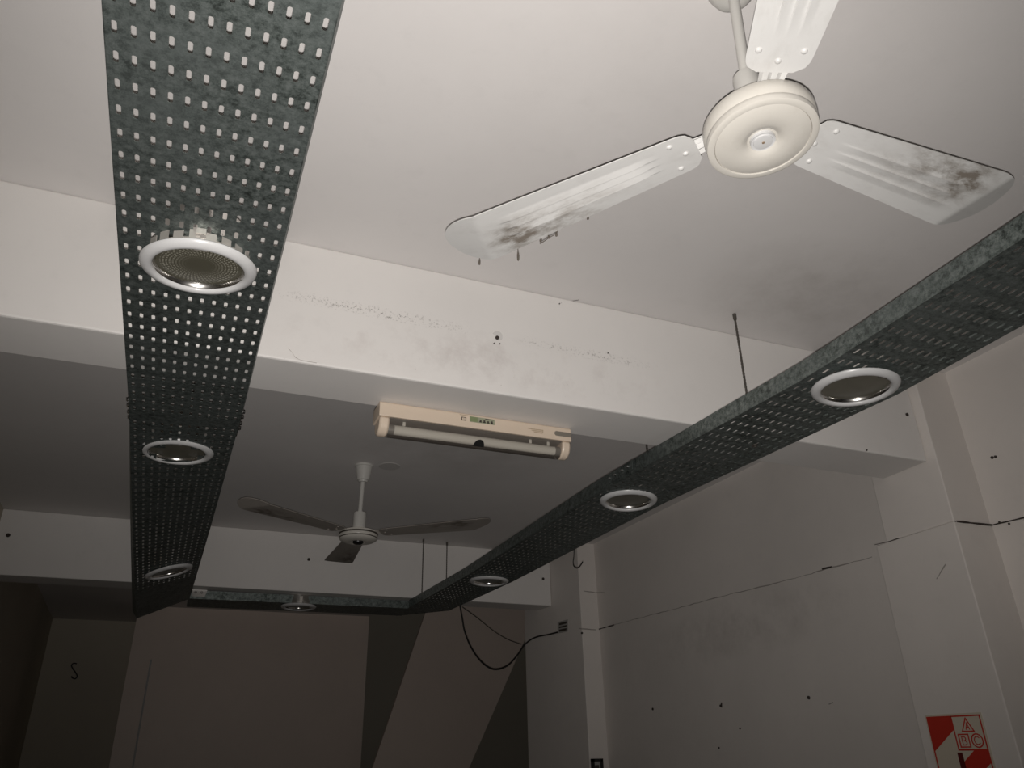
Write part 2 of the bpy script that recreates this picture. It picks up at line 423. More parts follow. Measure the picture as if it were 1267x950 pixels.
# old round repair beside the far fan
mk = at(482, 577, z=HC - 0.0008)
build('ceiling_patch', MB().lathe([(0.0, 0.0), (0.052, 0.0), (0.055, 0.002)], (mk.x, mk.y, mk.z - 0.001), 28), 'repair_plaster', bpy.data.objects['ceiling'])

# ------------------------------------------------------------------ perforated trays
TH = 0.0016; FH = 0.05
def slot(cx, cy, hw, hl):
    k = hw * 0.55
    return [(cx - hw, cy - hl + k), (cx - hw + k, cy - hl), (cx + hw - k, cy - hl), (cx + hw, cy - hl + k),
            (cx + hw, cy + hl - k), (cx + hw - k, cy + hl), (cx - hw + k, cy + hl), (cx - hw, cy + hl - k)]
def panel(frame, w, s0, s1, pitch, phase, ncol, lamps, colp=0.0245, plain=()):
    """Sheet with real slots. frame(t, s, n) maps across / along / up to the room."""
    mb = MB(); cache = {}
    def vert(t, s, n):
        key = (round(t, 5), round(s, 5), n)
        if key not in cache:
            cache[key] = len(mb.v); mb.v.append(Vector(frame(t, s, n)))
        return cache[key]
    x0 = -colp * ncol / 2
    rows = []; k = math.floor((s0 - phase) / pitch)
    s = s0
    cuts = [s0]
    c = phase + (k + 0.5) * pitch
    while c < s1:
        if c > s0 + 0.004: cuts.append(c)
        c += pitch
    cuts.append(s1)
    xs = [-w / 2] + [x0 + i * colp for i in range(ncol + 1)] + [w / 2]
    for a, b in zip(cuts[:-1], cuts[1:]):
        for i in range(len(xs) - 1):
            l, r = xs[i], xs[i + 1]
            if any(all(math.hypot(p - lt, qq - ls) < 0.104 for p in (l, r) for qq in (a, b)) for lt, ls in lamps): continue
            edge = i == 0 or i == len(xs) - 2
            full = abs((b - a) - pitch) < 0.004 and not any(p0 <= (a + b) / 2 <= p1 for p0, p1 in plain)
            quadL = [(l, a), (r, a), (r, b), (l, b)]
            if edge or not full:
                for n in (0, 1):
                    ids = [vert(x, y, n) for x, y in quadL]
                    mb.f.append(tuple(ids if n else ids[::-1]))
                continue
            cx, cy = (l + r) / 2, (a + b) / 2
            inner = slot(cx, cy, 0.0038, 0.0112)
            # outer loop matched to the eight slot points
            outer = [(l, a), (l, a), (r, a), (r, a), (r, b), (r, b), (l, b), (l, b)]
            for n in (0, 1):
                I = [vert(x, y, n) for x, y in inner]
                O = [vert(x, y, n) for x, y in outer]
                for j in range(8):
                    j2 = (j + 1) % 8
                    f = [O[j], O[j2], I[j2], I[j]] if O[j] != O[j2] else [O[j], I[j2], I[j]]
                    mb.f.append(tuple(f if n else f[::-1]))
            B = [vert(x, y, 0) for x, y in inner]; T = [vert(x, y, 1) for x, y in inner]
            for j in range(8):
                j2 = (j + 1) % 8
                mb.f.append((B[j], T[j], T[j2], B[j2]))
    return mb
def flange(frame, side, w, s0, s1, step=0.15, splay=0.0):
    """Upturned side of a tray with a small folded lip."""
    mb = MB(); n = max(2, int((s1 - s0) / step)); prof = [(0, 0), (0, FH), (-0.0045, FH), (-0.0045, FH - 0.0016), (-0.0016, FH - 0.0016), (-0.0016, 0.0)]
    for i in range(n + 1):
        s = s0 + (s1 - s0) * i / n
        for dt, h in prof: mb.v.append(Vector(frame(side * (w / 2 + dt + splay * h / FH), s, h / TH)))
    k = len(prof)
    for i in range(n):
        for j in range(k):
            mb.f.append((i * k + j, i * k + (j + 1) % k, (i + 1) * k + (j + 1) % k, (i + 1) * k + j))
    mb.f.append(tuple(range(k))); mb.f.append(tuple(range(n * k, n * k + k)))
    return mb
def stations(tab):
    def f(s):
        for (a, b) in zip(tab[:-1], tab[1:]):
            if s <= b[0] or b is tab[-1]:
                q = (s - a[0]) / (b[0] - a[0])
                return [a[i] + (b[i] - a[i]) * q for i in range(1, len(a))]
    return f
def tray_frame(tab):                          # table rows: y, centre x, centre z, tilt (rad, + = right side up)
    g = stations(tab)
    def fr(t, s, n):
        cx, cz, ti = g(s)
        h = n * TH
        return (cx + t * math.cos(ti) - h * math.sin(ti), s, cz + t * math.sin(ti) + h * math.cos(ti))
    return fr
TW = 0.297
# left run
L_TAB = [(-0.9, -0.073, 0.927, 0.0), (1.43, -0.071, 0.927, 0.012), (2.30, -0.071, 0.930, 0.03), (2.305, -0.071, 0.930, 0.035), (5.16, -0.096, 0.888, math.radians(25.5))]
fL = tray_frame(L_TAB)
lamp_L = [(0.002, 1.43), (-0.014, 2.555), (0.006, 4.166)]
tray = empty('cable_tray', (-0.07, 2.0, 0.93), label='long perforated galvanised tray hanging at the left, twisted at its far end', cat='cable tray', group='perforated metal trays hung below the ceiling')
a = build('perforated_panel', panel(fL, TW, -0.9, 2.302, 0.0537, 0.8874, 12, lamp_L), 'galvanised', tray, fixn=False)
build('perforated_panel', panel(fL, TW, 2.304, 5.14, 0.0537, 2.33, 12, lamp_L, plain=[(4.45, 5.2)]), 'galvanised', tray, fixn=False)
for sd in (-1, 1):
    build('side_flange', flange(fL, sd, TW, -0.9, 2.302, splay=0.008), 'galvanised', tray)
    build('side_flange', flange(fL, sd, TW, 2.304, 5.14 if sd < 0 else 5.08, splay=0.008), 'galvanised', tray)
    cp = MB()
    p0 = Vector(fL(sd * (TW / 2 + 0.0015), 2.20, 10)); 
    cp.box(p0.x - 0.0012, p0.x + 0.0012, 2.21, 2.39, p0.z - 0.008, p0.z + 0.026)
    co = build('coupler_plate', cp, 'zinc_bright', tray)
    for dy in (2.235, 2.275, 2.325, 2.365):
        build('bolt', MB().tube([(p0.x, dy, p0.z + 0.009), (p0.x + sd * 0.005, dy, p0.z + 0.009), (p0.x + sd * 0.0095, dy, p0.z + 0.009)], [0.0065, 0.006, 0.0035], 6), 'zinc_bright', co)
# right run
R_TAB = [(-0.6, 1.555, 0.925, -0.02), (0.6, 1.555, 0.905, -0.03), (1.344, 1.552, 0.884, -0.04), (2.49, 1.537, 0.920, -0.05), (4.10, 1.568, 0.947, -0.03), (5.40, 1.520, 0.962, 0.0)]
fR = tray_frame(R_TAB)
lamp_R = [(-0.005, 1.344), (-0.006, 2.488), (0.004, 4.104)]
tray2 = empty('cable_tray', (1.55, 2.0, 0.92), label='long perforated galvanised tray hanging at the right, running to the corner', cat='cable tray', group='perforated metal trays hung below the ceiling')
build('perforated_panel', panel(fR, 0.287, -0.6, 2.30, 0.0537, 0.03, 11, lamp_R), 'galvanised', tray2, fixn=False)
build('perforated_panel', panel(fR, 0.287, 2.302, 5.12, 0.0537, 2.33, 11, lamp_R), 'galvanised', tray2, fixn=False)
build('side_flange', flange(fR, -1, 0.287, -0.6, 2.30), 'galvanised', tray2)
build('side_flange', flange(fR, -1, 0.287, 2.302, 5.10), 'galvanised', tray2)
build('side_flange', flange(fR, 1, 0.287, -0.6, 2.30), 'galvanised', tray2)
build('side_flange', flange(fR, 1, 0.287, 2.302, 5.12), 'galvanised', tray2)
for sd in (-1,):
    p0 = Vector(fR(sd * 0.145, 2.30, 10))
    co = build('coupler_plate', MB().box(p0.x - 0.0012, p0.x + 0.0012, 2.22, 2.40, p0.z - 0.004, p0.z + 0.03), 'galvanised', tray2)
    for dy in (2.245, 2.285, 2.335, 2.375):
        build('bolt', MB().tube([(p0.x, dy, p0.z + 0.012), (p0.x + sd * 0.005, dy, p0.z + 0.012), (p0.x + sd * 0.0095, dy, p0.z + 0.012)], [0.0065, 0.006, 0.0035], 6), 'zinc_bright', co)
# corner plate: the right run turns into the cross run
c0, c1 = Vector(fR(-0.1435, 5.12, 0)), Vector(fR(0.1435, 5.12, 0))
mb = MB(); poly = [c0, c1, Vector((1.385, 5.42, c0.z))]
mb.add([p for p in poly] + [p + Vector((0, 0, 0.0016)) for p in poly], [(2, 1, 0), (3, 4, 5), (0, 1, 4, 3), (1, 2, 5, 4), (2, 0, 3, 5)])
build('corner_plate', mb, 'galvanised', tray2)
mb = MB(); d = Vector((0, 0, FH))
mb.hexa([c1, c1 + Vector((0.0016, 0.001, 0)), poly[2] + Vector((0.0016, 0.001, 0)), poly[2]], [p + d for p in (c1, c1 + Vector((0.0016, 0.001, 0)), poly[2] + Vector((0.0016, 0.001, 0)), poly[2])])
build('corner_flange', mb, 'galvanised', tray2)
# cross run
X_TAB = [(0.03, 5.27, 0.952, 0.0), (0.69, 5.27, 0.957, 0.0), (1.42, 5.27, 0.960, 0.0)]
gx = stations(X_TAB)
def fX(t, s, n):
    cy, cz, ti = gx(s)
    return (s, cy + t, cz + n * TH)
tray3 = empty('cable_tray', (0.7, 5.27, 0.96), label='short galvanised cross tray joining the two long trays at the far end', cat='cable tray', group='perforated metal trays hung below the ceiling')
build('perforated_panel', panel(fX, 0.28, 0.03, 1.42, 0.0537, 0.05, 11, [(-0.07, 0.692)], plain=[(0.0, 2.0)]), 'galvanised', tray3, fixn=False)
build('side_flange', flange(fX, -1, 0.28, 0.03, 1.42), 'galvanised', tray3)
build('side_flange', flange(fX, 1, 0.28, 0.03, 1.42), 'galvanised', tray3)
pb = Vector((0.052, 5.128, 0.985))
br = build('corner_bracket', MB().hexa([pb + Vector((0, 0, -0.02)), pb + Vector((0.07, 0, -0.02)), pb + Vector((0.07, -0.003, -0.02)), pb + Vector((0, -0.003, -0.02))], [pb + Vector((-0.012, 0, 0.022)), pb + Vector((0.08, 0, 0.022)), pb + Vector((0.08, -0.003, 0.022)), pb + Vector((-0.012, -0.003, 0.022))]), 'chrome', tray3)
for dx in (0.015, 0.05):
    q = pb + Vector((dx, -0.003, 0.005)); build('bolt', MB().tube([q, q + Vector((0, -0.006, 0)), q + Vector((0, -0.009, 0))], [0.008, 0.007, 0.004], 6), 'chrome', br)

# ------------------------------------------------------------------ threaded hanger rods
def rod(x, y, zb, zt, label, lean=0.0):
    r = empty('hanger_rod', (x, y, zb), label=label, cat='rod', group='threaded rods holding the trays')
    pts = []; rs = []
    L = zt - zb; k = int(L / 0.006)
    for i in range(k + 1):
        pts.append((x + lean * i / k, y, zb + L * i / k)); rs.append(0.0042 if i % 2 else 0.0033)
    build('threaded_rod', MB().tube(pts, rs, 8), 'zinc_rod', r)
    build('nut', MB().tube([(x, y, zb + 0.004), (x, y, zb + 0.011)], 0.0085, 6), 'zinc_rod', r)
    build('ceiling_anchor', MB().tube([(x + lean, y, zt - 0.022), (x + lean, y, zt - 0.001)], [0.0062, 0.0068], 10), 'zinc_rod', r)
    return r
rod(1.595, 1.812, 0.888, HC, 'thin threaded rod by the near beam, from ceiling to right tray', 0.008)
rod(1.535, 2.33, 0.916, HC, 'short visible stub of threaded rod just behind the near beam')
rod(1.427, 4.94, 0.956, HC, 'left of two thin rods above the corner of the trays')
rod(1.600, 4.965, 0.956, HC, 'right of two thin rods above the corner of the trays')
for y, lb in ((0.62, 'thin rod above the near end of the left tray, seen through its slots'), (2.75, 'thin rod above the middle of the left tray, seen through its slots')):
    p = fL(0.0, y, 1); rod(p[0], y, p[2], HC, lb)

# ------------------------------------------------------------------ recessed downlights hung in the trays
def circle_prof(c, r, n, a0, a1):
    return [(c[0] + r * math.cos(a0 + (a1 - a0) * i / n), c[1] + r * math.sin(a0 + (a1 - a0) * i / n)) for i in range(n + 1)]
ring_prof = [(0.0855, 0.012), (0.0858, -0.001), (0.0875, -0.0042), (0.0915, -0.0065), (0.098, -0.0058), (0.1055, -0.0020), (0.1095, 0.003), (0.110, 0.0055), (0.1085, 0.0075), (0.100, 0.0085), (0.090, 0.0125)]
ring_me = MB().lathe(ring_prof, n=64, closed=True)
glass_me = MB().lathe([(0.0, 0.0095), (0.03, 0.0092), (0.07, 0.0095), (0.0830, 0.010), (0.0830, 0.013), (0.0, 0.013)], n=48)
can_me = MB().lathe([(0.0885, 0.009), (0.0885, 0.030), (0.084, 0.045), (0.084, 0.095), (0.070, 0.112), (0.0, 0.114)], n=40)
collar_me = MB().lathe([(0.0855, 0.001), (0.0855, 0.012), (0.0805, 0.012), (0.0805, 0.0075)], n=48, closed=True)
def make_downlight(label, glass):
    r = bpy.data.objects.new('downlight', None); C.objects.link(r); r.empty_display_size = 0.05
    setprops(r, label, 'downlight', 'round downlights set in the trays')
    build('trim_ring', ring_me, 'trim_white', r, local=True, smooth=True)
    build('inner_collar', collar_me, 'chrome', r, local=True, smooth=True)
    build('glass', glass_me, glass, r, local=True, smooth=True)
    cn = build('lamp_can', can_me, 'chrome', r, local=True, smooth=True)
    for k in range(3):                           # spring clips standing on the ring
        a = 2 * pi * k / 3 + 0.5
        ca, sa = math.cos(a), math.sin(a)
        mb = MB()
        for (r0, r1, z0, z1) in ((0.0895, 0.0915, 0.008, 0.05), (0.0915, 0.110, 0.046, 0.049), (0.104, 0.1075, 0.020, 0.049)):
            vs = []
            for z in (z0, z1):
                for rr, w in ((r0, -0.009), (r1, -0.009), (r1, 0.009), (r0, 0.009)): vs.append((rr * ca - w * sa, rr * sa + w * ca, z))
            mb.hexa(vs[:4], vs[4:])
        build('spring_clip', mb, 'satin_metal', r, local=True)
    if glass == 'prismatic_glass':               # toothed chrome bracket showing above the ring
        for a in range(206, 342, 17):
            a0, a1 = math.radians(a), math.radians(a + 11); mb = MB(); hgt = 0.036 if a % 2 else 0.028
            P = [(rr * math.cos(q), rr * math.sin(q)) for rr, q in ((0.0985, a0), (0.1005, a0), (0.1005, a1), (0.0985, a1))]
            mb.prism(P, 0.006, hgt)
            build('bracket_tooth', mb, 'satin_metal', r, local=True)
        build('bracket_band', MB().lathe([(0.0965, 0.006), (0.0985, 0.006), (0.0985, 0.016), (0.0965, 0.016)], n=48, closed=True), 'satin_metal', r, local=True, smooth=True)
    mb = MB()                                    # glass retaining tab on the near rim
    mb.tube([(-0.012, -0.0865, -0.006), (-0.012, -0.0925, -0.0088), (0.012, -0.0925, -0.0088), (0.012, -0.0865, -0.006)], 0.0007, 6)
    build('retaining_wire', mb, 'zinc_rod', r, local=True)
    return r
def place(r, x, y, z, ty, tx, spin=0.0):
    r.location = (x, y, z + ZO)
    r.rotation_euler = (tx, ty, spin)
DL = [
    (-0.069, 1.424, 0.905, -0.06, 0.085, 'nearest and largest downlight of the left tray, with dotted glass', 'prismatic_glass'),
    (-0.086, 2.554, 0.926, -0.035, 0.0, 'middle downlight of the left tray, just past its bolted joint', 'matt_glass'),
    (-0.081, 4.166, 0.893, -0.31, 0.0, 'tilted downlight near the far end of the left tray', 'matt_glass'),
    (1.547, 1.344, 0.870, 0.045, 0.02, 'nearest and largest downlight of the right tray', 'matt_glass'),
    (1.531, 2.488, 0.909, 0.05, -0.03, 'middle downlight of the right tray, above the bare wall', 'matt_glass'),
    (1.572, 4.104, 0.936, 0.03, 0.0, 'far downlight of the right tray, near the corner', 'matt_glass'),
    (0.692, 5.200, 0.945, 0.0, 0.0, 'flat-seen downlight in the short cross tray', 'matt_glass')]
for i, (x, y, z, ty, tx, lb, g) in enumerate(DL):
    r = make_downlight(lb, g)
    place(r, x, y, z, ty, tx)

# ------------------------------------------------------------------ ceiling fans
def blade_mesh(R0=0.111, R1=0.652, th=0.0022, ribs=1.0, bend=0.30):
    """Blade along +x; widening, rounded tip bent upward, three pressed ribs. Returns MB (closed sheet)."""
    NU, NV = 60, 60
    mb = MB()
    def edge(u, s):                     # half-outline in y for side s=-1/+1 at radial position u
        q = (u - R0) / (R1 - R0)
        w = 0.0515 + 0.028 * min(1.0, q / 0.85)
        if u < R0 + 0.030:              # rounded root corners
            c = (R0 + 0.030 - u) / 0.030; w -= 0.022 * (1 - math.sqrt(max(0, 1 - c * c)))
        # slanted rounded tip: trailing side ends earlier
        end = R1 - (0.055 if s > 0 else 0.012)
        st = end - 0.075
        if u > st:
            c = min(1.0, (u - st) / (R1 - st)); w *= math.sqrt(max(0.0, 1 - c ** 2.4))
        return s * w
    def height(u, v, fr):
        h = 0.0
        q = (u - 0.185) / 0.34
        if 0 < q < 1:
            fade = min(1.0, min(q, 1 - q) * 7)
            for c in (20, 30, 40):              # pressed pleats: sharp on one side, sloping off on the other
                d = fr - c
                if 0 <= d < 7: h -= 0.0034 * ribs * fade * (1 - d / 7)
        fold = u + 0.30 * (v - 0.02) - (R1 - 0.085)
        if fold > 0: h += fold * bend
        return h
    for n in (0, 1):
        for i in range(NU + 1):
            u = R0 + (R1 - R0) * (1 - (1 - i / NU) ** 1.15)
            for j in range(NV + 1):
                a, b = edge(u, -1), edge(u, 1)
                v = a + (b - a) * j / NV
                mb.v.append(Vector((u, v, height(u, v, j * 60.0 / NV) + n * th)))
    S = (NU + 1) * (NV + 1)
    idx = lambda n, i, j: n * S + i * (NV + 1) + j
    for i in range(NU):
        for j in range(NV):
            mb.f.append((idx(0, i, j), idx(0, i, j + 1), idx(0, i + 1, j + 1), idx(0, i + 1, j)))
            mb.f.append((idx(1, i, j), idx(1, i + 1, j), idx(1, i + 1, j + 1), idx(1, i, j + 1)))
    for i in range(NU):
        for j in (0, NV):
            mb.f.append((idx(0, i, j), idx(0, i + 1, j), idx(1, i + 1, j), idx(1, i, j)))
    for i in (0, NU):
        for j in range(NV):
            mb.f.append((idx(0, i, j), idx(0, i, j + 1), idx(1, i, j + 1), idx(1, i, j)))
    return mb
def bracket_mesh():
    mb = MB()
    # ribbed iron from motor to blade: profile across y, run along x
    prof = [(-0.030, 0.0), (-0.020, 0.006), (-0.010, 0.0), (0.0, 0.008), (0.010, 0.0), (0.020, 0.006), (0.030, 0.0)]
    xs = [(0.070, 0.7, 0.006), (0.092, 0.72, 0.005), (0.114, 0.8, 0.004), (0.134, 1.15, 0.0025), (0.160, 1.2, 0.0025)]
    for n in (0, 1):
        for x, sc, zz in xs:
            for y, h in prof:
                rib = h if x < 0.14 else h * 0.15
                mb.v.append(Vector((x, y * sc, zz + rib * 0.7 + n * 0.002)))
    k = len(prof); S = k * len(xs)
    for i in range(len(xs) - 1):
        for j in range(k - 1):
            a = i * k + j
            mb.f.append((a, a + 1, a + k + 1, a + k)); mb.f.append((S + a, S + a + k, S + a + k + 1, S + a + 1))
        for j in (0, k - 1):
            a = i * k + j; mb.f.append((a, a + k, S + a + k, S + a))
    for i in (0, len(xs) - 1):
        for j in range(k - 1):
            a = i * k + j; mb.f.append((a, a + 1, S + a + 1, S + a))
    return mb
B_ME = blade_mesh(); B_FAR = blade_mesh(ribs=0.15, bend=0.22); BR_ME = bracket_mesh()
def rivet(x, y): return MB().lathe([(0.0, -0.0035), (0.003, -0.0032), (0.0052, -0.0015), (0.0058, 0.0003)], (x, y, 0.0), 14)

def make_fan(label, centre, rod_top, motor, mats, angles, tilt, pitch, far=False, elev=None):
    """centre: bottom centre of motor; rod_top: (x, y) at the ceiling end; the motor hangs tilted by `tilt` (euler)."""
    root = empty('ceiling_fan', centre, label=label, cat='ceiling fan', group='white three-blade ceiling fans')
    c = Vector(centre)
    # motor, in its own tilted frame: a part carrying sub-parts
    def tf(mb):
        e = Matrix.Rotation(tilt[1], 4, 'Y') @ Matrix.Rotation(tilt[0], 4, 'X')
        o = MB(); o.f = mb.f; o.v = [e @ p for p in mb.v]; return o
    mo = build('motor_housing', tf(MB().lathe(motor['body'], n=72)), mats[0], root, local=True, smooth=True)
    build('centre_cap', tf(MB().lathe(motor['cap'], n=40)), motor['capmat'], mo, local=True, smooth=True)
    if 'dish' in motor: build('dish', tf(MB().lathe(motor['dish'], n=64)), mats[0], mo, local=True, smooth=True)
    if 'screw' in motor: build('screw', tf(MB().lathe(motor['screw'], n=12)), 'rust_edge', mo, local=True, smooth=True)
    for z0, z1, r in motor.get('grooves', []):
        build('groove_shade_band', tf(MB().lathe([(r - 0.01, z0), (r, z0), (r, z1), (r - 0.01, z1)], n=64, closed=True)), 'print_dark', mo, local=True)  # flush dark stripe painted for the shade inside each rim groove
    cz = motor['top']
    build('coupler', tf(MB().lathe([(0.0, cz - 0.002), (motor['cr'], cz - 0.002), (motor['cr'], cz + motor['ch'] * 0.92), (motor['cr'] * 0.93, cz + motor['ch']), (0.0, cz + motor['ch'])], n=36)), mats[1], root, local=True, smooth=True)
    e = Matrix.Rotation(tilt[1], 4, 'Y') @ Matrix.Rotation(tilt[0], 4, 'X')
    p0 = e @ Vector((0, 0, cz + motor['ch'] - 0.01))
    p1 = Vector((rod_top[0] - c.x, rod_top[1] - c.y, HC - c.z - 0.004))
    build('down_rod', MB().tube([p0, p0.lerp(p1, 0.5), p1], motor['rr'], 20), mats[1], root, local=True, smooth=True)
    ct = MB().lathe(motor['canopy'], (p1.x, p1.y, HC - c.z), 40)
    build('canopy', ct, mats[1], root, local=True, smooth=True)
    for k, ang in enumerate(angles):
        el = elev[k] if elev else 0.0
        mt = Matrix.Rotation(ang, 4, 'Z') @ Matrix.Rotation(-el, 4, 'Y')
        b = build('blade', B_FAR if far else B_ME, mats[2], root, local=True, smooth=True)
        mw = e @ Matrix.Translation((0, 0, motor['bz'])) @ mt @ Matrix.Rotation(pitch[k], 4, 'X')
        b.matrix_local = mw
        build('blade_iron', BR_ME, mats[2], b, local=True, smooth=True)
        for x, y in ((0.134, 0.0), (0.154, 0.036), (0.154, -0.036)):
            build('rivet', rivet(x, y), mats[2], b, local=True, smooth=True)
        if not far and k == 1: FAN_LEFT_BLADE.append(b)
    return root
FAN_LEFT_BLADE = []
near_motor = dict(
    body=[(0.082, 0.006), (0.0835, 0.0005), (0.092, 0.0), (0.0955, 0.002), (0.0965, 0.007), (0.0965, 0.013), (0.0945, 0.016), (0.0955, 0.019), (0.098, 0.023), (0.098, 0.042), (0.095, 0.046), (0.06, 0.052), (0.0, 0.052)],
    dish=[(0.083, 0.006), (0.082, 0.002), (0.078, 0.0005), (0.060, -0.003), (0.040, -0.0025), (0.030, 0.001), (0.026, 0.005), (0.0, 0.006)],
    cap=[(0.0, -0.003), (0.014, -0.003), (0.0165, -0.0025), (0.017, 0.0), (0.019, 0.0), (0.0215, -0.001), (0.022, 0.003), (0.022, 0.008)],
    screw=[(0.0, -0.0042), (0.0022, -0.004), (0.003, -0.002)], capmat='trim_white', top=0.052, cr=0.0245, ch=0.108, rr=0.0105, bz=0.044,
    canopy=[(0.0, -0.033), (0.020, -0.033), (0.032, -0.031), (0.040, -0.024), (0.047, -0.008), (0.050, 0.0), (0.0, 0.0)])
h1 = at(944, 175, z=0.9755)
rt = at(906.5, -12, z=1.37)
fan1 = make_fan('large clean white ceiling fan close to the camera, dust along its blades', h1, (rt.x, rt.y), near_motor, ('fan_enamel', 'fan_rod_enamel', 'blade_enamel'),
                [math.radians(a) for a in (2.55, 128.6, 245.6)], (-0.034, -0.022), (-0.117, -0.085, -0.13), elev=(0.0, -0.024, -0.004))
# dust hanging off the near fan's left blade (sub-parts)
b = FAN_LEFT_BLADE[0]

bpy.context.view_layer.update()
def in_blade(mb, b):
    inv = (Matrix.Translation(h1) @ b.matrix_local).inverted()
    o = MB(); o.f = mb.f; o.v = [inv @ p for p in mb.v]; return o
MBL = Matrix.Translation(h1) @ b.matrix_local
def lower_edge(u, out=0.0):               # room point on the drooping edge of that blade
    w = 0.0515 + 0.028 * min(1.0, (u - 0.111) / 0.541 / 0.85)
    if u > 0.565: w *= math.sqrt(max(0.0, 1 - ((u - 0.565) / 0.087) ** 2.4))
    return MBL @ Vector((u, -w - out, 0.0 if u < 0.58 else (u - 0.58) * 0.2))
for u, L in ((0.618, 0.019), (0.530, 0.032), (0.436, 0.014), (0.455, 0.010), (0.472, 0.012), (0.362, 0.007)):
    p = lower_edge(u, -0.001) + Vector((0, 0, 0.001))
    w = Vector((random.uniform(-0.002, 0.002), 0, 0))
    mb = MB().tube([p, p - Vector((0, 0, L * 0.3)), p - Vector((0, 0, L * 0.6)) + w, p - Vector((0, 0, L * 0.9)) + w, p - Vector((0, 0, L)) + w], [0.0006, 0.0009, 0.0026, 0.0024, 0.0008], 7)
    build('dust_strand', in_blade(mb, b), 'dust_fluff', b, local=True)
mb = MB().tube([lower_edge(u, 0.0) - Vector((0, 0, dz)) for u, dz in ((0.432, 0.000), (0.442, 0.006), (0.455, 0.007), (0.465, 0.010), (0.476, 0.012))], 0.0009, 6)
build('dust_strand', in_blade(mb, b), 'dust_fluff', b, local=True)

far_motor = dict(
    body=[(0.030, 0.004), (0.050, 0.0), (0.078, 0.008), (0.088, 0.014), (0.0905, 0.018), (0.086, 0.021), (0.092, 0.024), (0.0935, 0.030), (0.092, 0.036), (0.085, 0.038), (0.085, 0.042), (0.0925, 0.044), (0.091, 0.051), (0.070, 0.058), (0.034, 0.062), (0.034, 0.072), (0.0, 0.072)],
    cap=[(0.0, -0.006), (0.018, -0.006), (0.024, -0.002), (0.026, 0.006)], capmat='black_plastic',
    grooves=[(0.0372, 0.0428, 0.0934), (0.0195, 0.0222, 0.0915)], top=0.074, cr=0.031, ch=0.075, rr=0.0105, bz=0.040,
    canopy=[(0.0, -0.088), (0.022, -0.088), (0.024, -0.080), (0.031, -0.078), (0.042, -0.010), (0.046, -0.008), (0.047, 0.0), (0.0, 0.0)])
fan2 = make_fan('smaller-looking grey-bladed ceiling fan beyond the near beam, on a bare rod', (0.740, 3.69, 0.986), (0.745, 3.69), far_motor, ('fan_enamel', 'fan_rod_enamel', 'blade_dusty'),
                [math.radians(a) for a in (88.5, 208, 328)], (0.0, 0.0), (-0.03, -0.03, -0.03), far=True, elev=(0.0, 0.015, 0.015))

# ------------------------------------------------------------------ emergency tube light under the near beam
ex0, ex1 = 0.456, 1.091
EY, EZ = 2.086, ZB1 - 0.001
em = empty('emergency_light', ((ex0 + ex1) / 2, EY + 0.04, EZ), label='long cream emergency tube light fixed under the near beam', cat='emergency light')
def extr(prof, x0, x1, closed=True):
    mb = MB(); n = len(prof)
    for x in (x0, x1):
        for y, z in prof: mb.v.append(Vector((x, y, z)))
    for i in range(n if closed else n - 1):
        mb.f.append((i, (i + 1) % n, n + (i + 1) % n, n + i))
    if closed: mb.f.append(tuple(range(n))); mb.f.append(tuple(range(n, 2 * n)))
    return mb
zb = EZ - 0.049
body = [(EY, zb), (EY, EZ - 0.008), (EY + 0.003, EZ - 0.003), (EY + 0.010, EZ), (EY + 0.085, EZ), (EY + 0.085, zb)]
build('housing', extr(body, ex0, ex1), 'lamp_cream', em, bevel=0.004)
low = [(EY + 0.002, zb), (EY + 0.002, zb - 0.012)] + [(EY + 0.0375 - 0.0355 * math.cos(pi * i / 16), zb - 0.012 - 0.039 * math.sin(pi * i / 16)) for i in range(1, 16)] + [(EY + 0.073, zb - 0.012), (EY + 0.073, zb)]
for x0, x1 in ((ex0 + 0.003, ex0 + 0.034), (ex1 - 0.034, ex1 - 0.003)):
    build('end_cap', extr(low, x0, x1), 'lamp_cream', em, bevel=0.007, smooth=True)
build('reflector', extr([(EY + 0.006, zb - 0.0005), (EY + 0.070, zb - 0.0005), (EY + 0.071, zb - 0.018), (EY + 0.066, zb - 0.032), (EY + 0.064, zb - 0.030), (EY + 0.067, zb - 0.003), (EY + 0.006, zb - 0.003)], ex0 + 0.034, ex1 - 0.034), 'lamp_inside', em)
tb = build('fluorescent_tube', MB().tube([(ex0 + 0.045, EY + 0.030, zb - 0.029), (ex1 - 0.045, EY + 0.030, zb - 0.029)], 0.0150, 24), 'tube_white', em, smooth=True)
for x0, x1 in ((ex0 + 0.034, ex0 + 0.052), (ex1 - 0.052, ex1 - 0.034)):
    build('tube_cap', MB().tube([(x0, EY + 0.030, zb - 0.029), (x1, EY + 0.030, zb - 0.029)], 0.0157, 24), 'tube_end', tb, smooth=True)
build('clear_cover', extr(low, ex0 + 0.034, ex1 - 0.034, closed=False), 'clear_cover', em, smooth=True, fixn=False)
pc = at(592, 553, y=EY + 0.02)
def cov(x, q, d):                        # half disc standing on the lower edge of the cover
    return Vector((x, EY + 0.024 - 0.017 * q - d, zb - 0.0505 + 0.016 * q))
hd = [(0.0175 * math.cos(pi * i / 16), math.sin(pi * i / 16)) for i in range(17)]
vs = [cov(pc.x + u, v, 0.002) for u, v in hd] + [cov(pc.x + u, v, 0.0045) for u, v in hd]
n = len(hd)
build('black_plug', MB().add(vs, [tuple(range(n)), tuple(range(n, 2 * n))] + [(i, (i + 1) % n, n + (i + 1) % n, n + i) for i in range(n)]), 'black_plastic', em)
for px in (500, 656, 678):
    q = at(px, 522 + (px - 500) * 0.142, y=EY + 0.02)
    build('tube_glint', MB().box(q.x - 0.004, q.x + 0.004, EY + 0.018, EY + 0.022, zb - 0.016, zb - 0.004), 'tube_white', em)  # small white blocks added to stand in for glints inside the cover
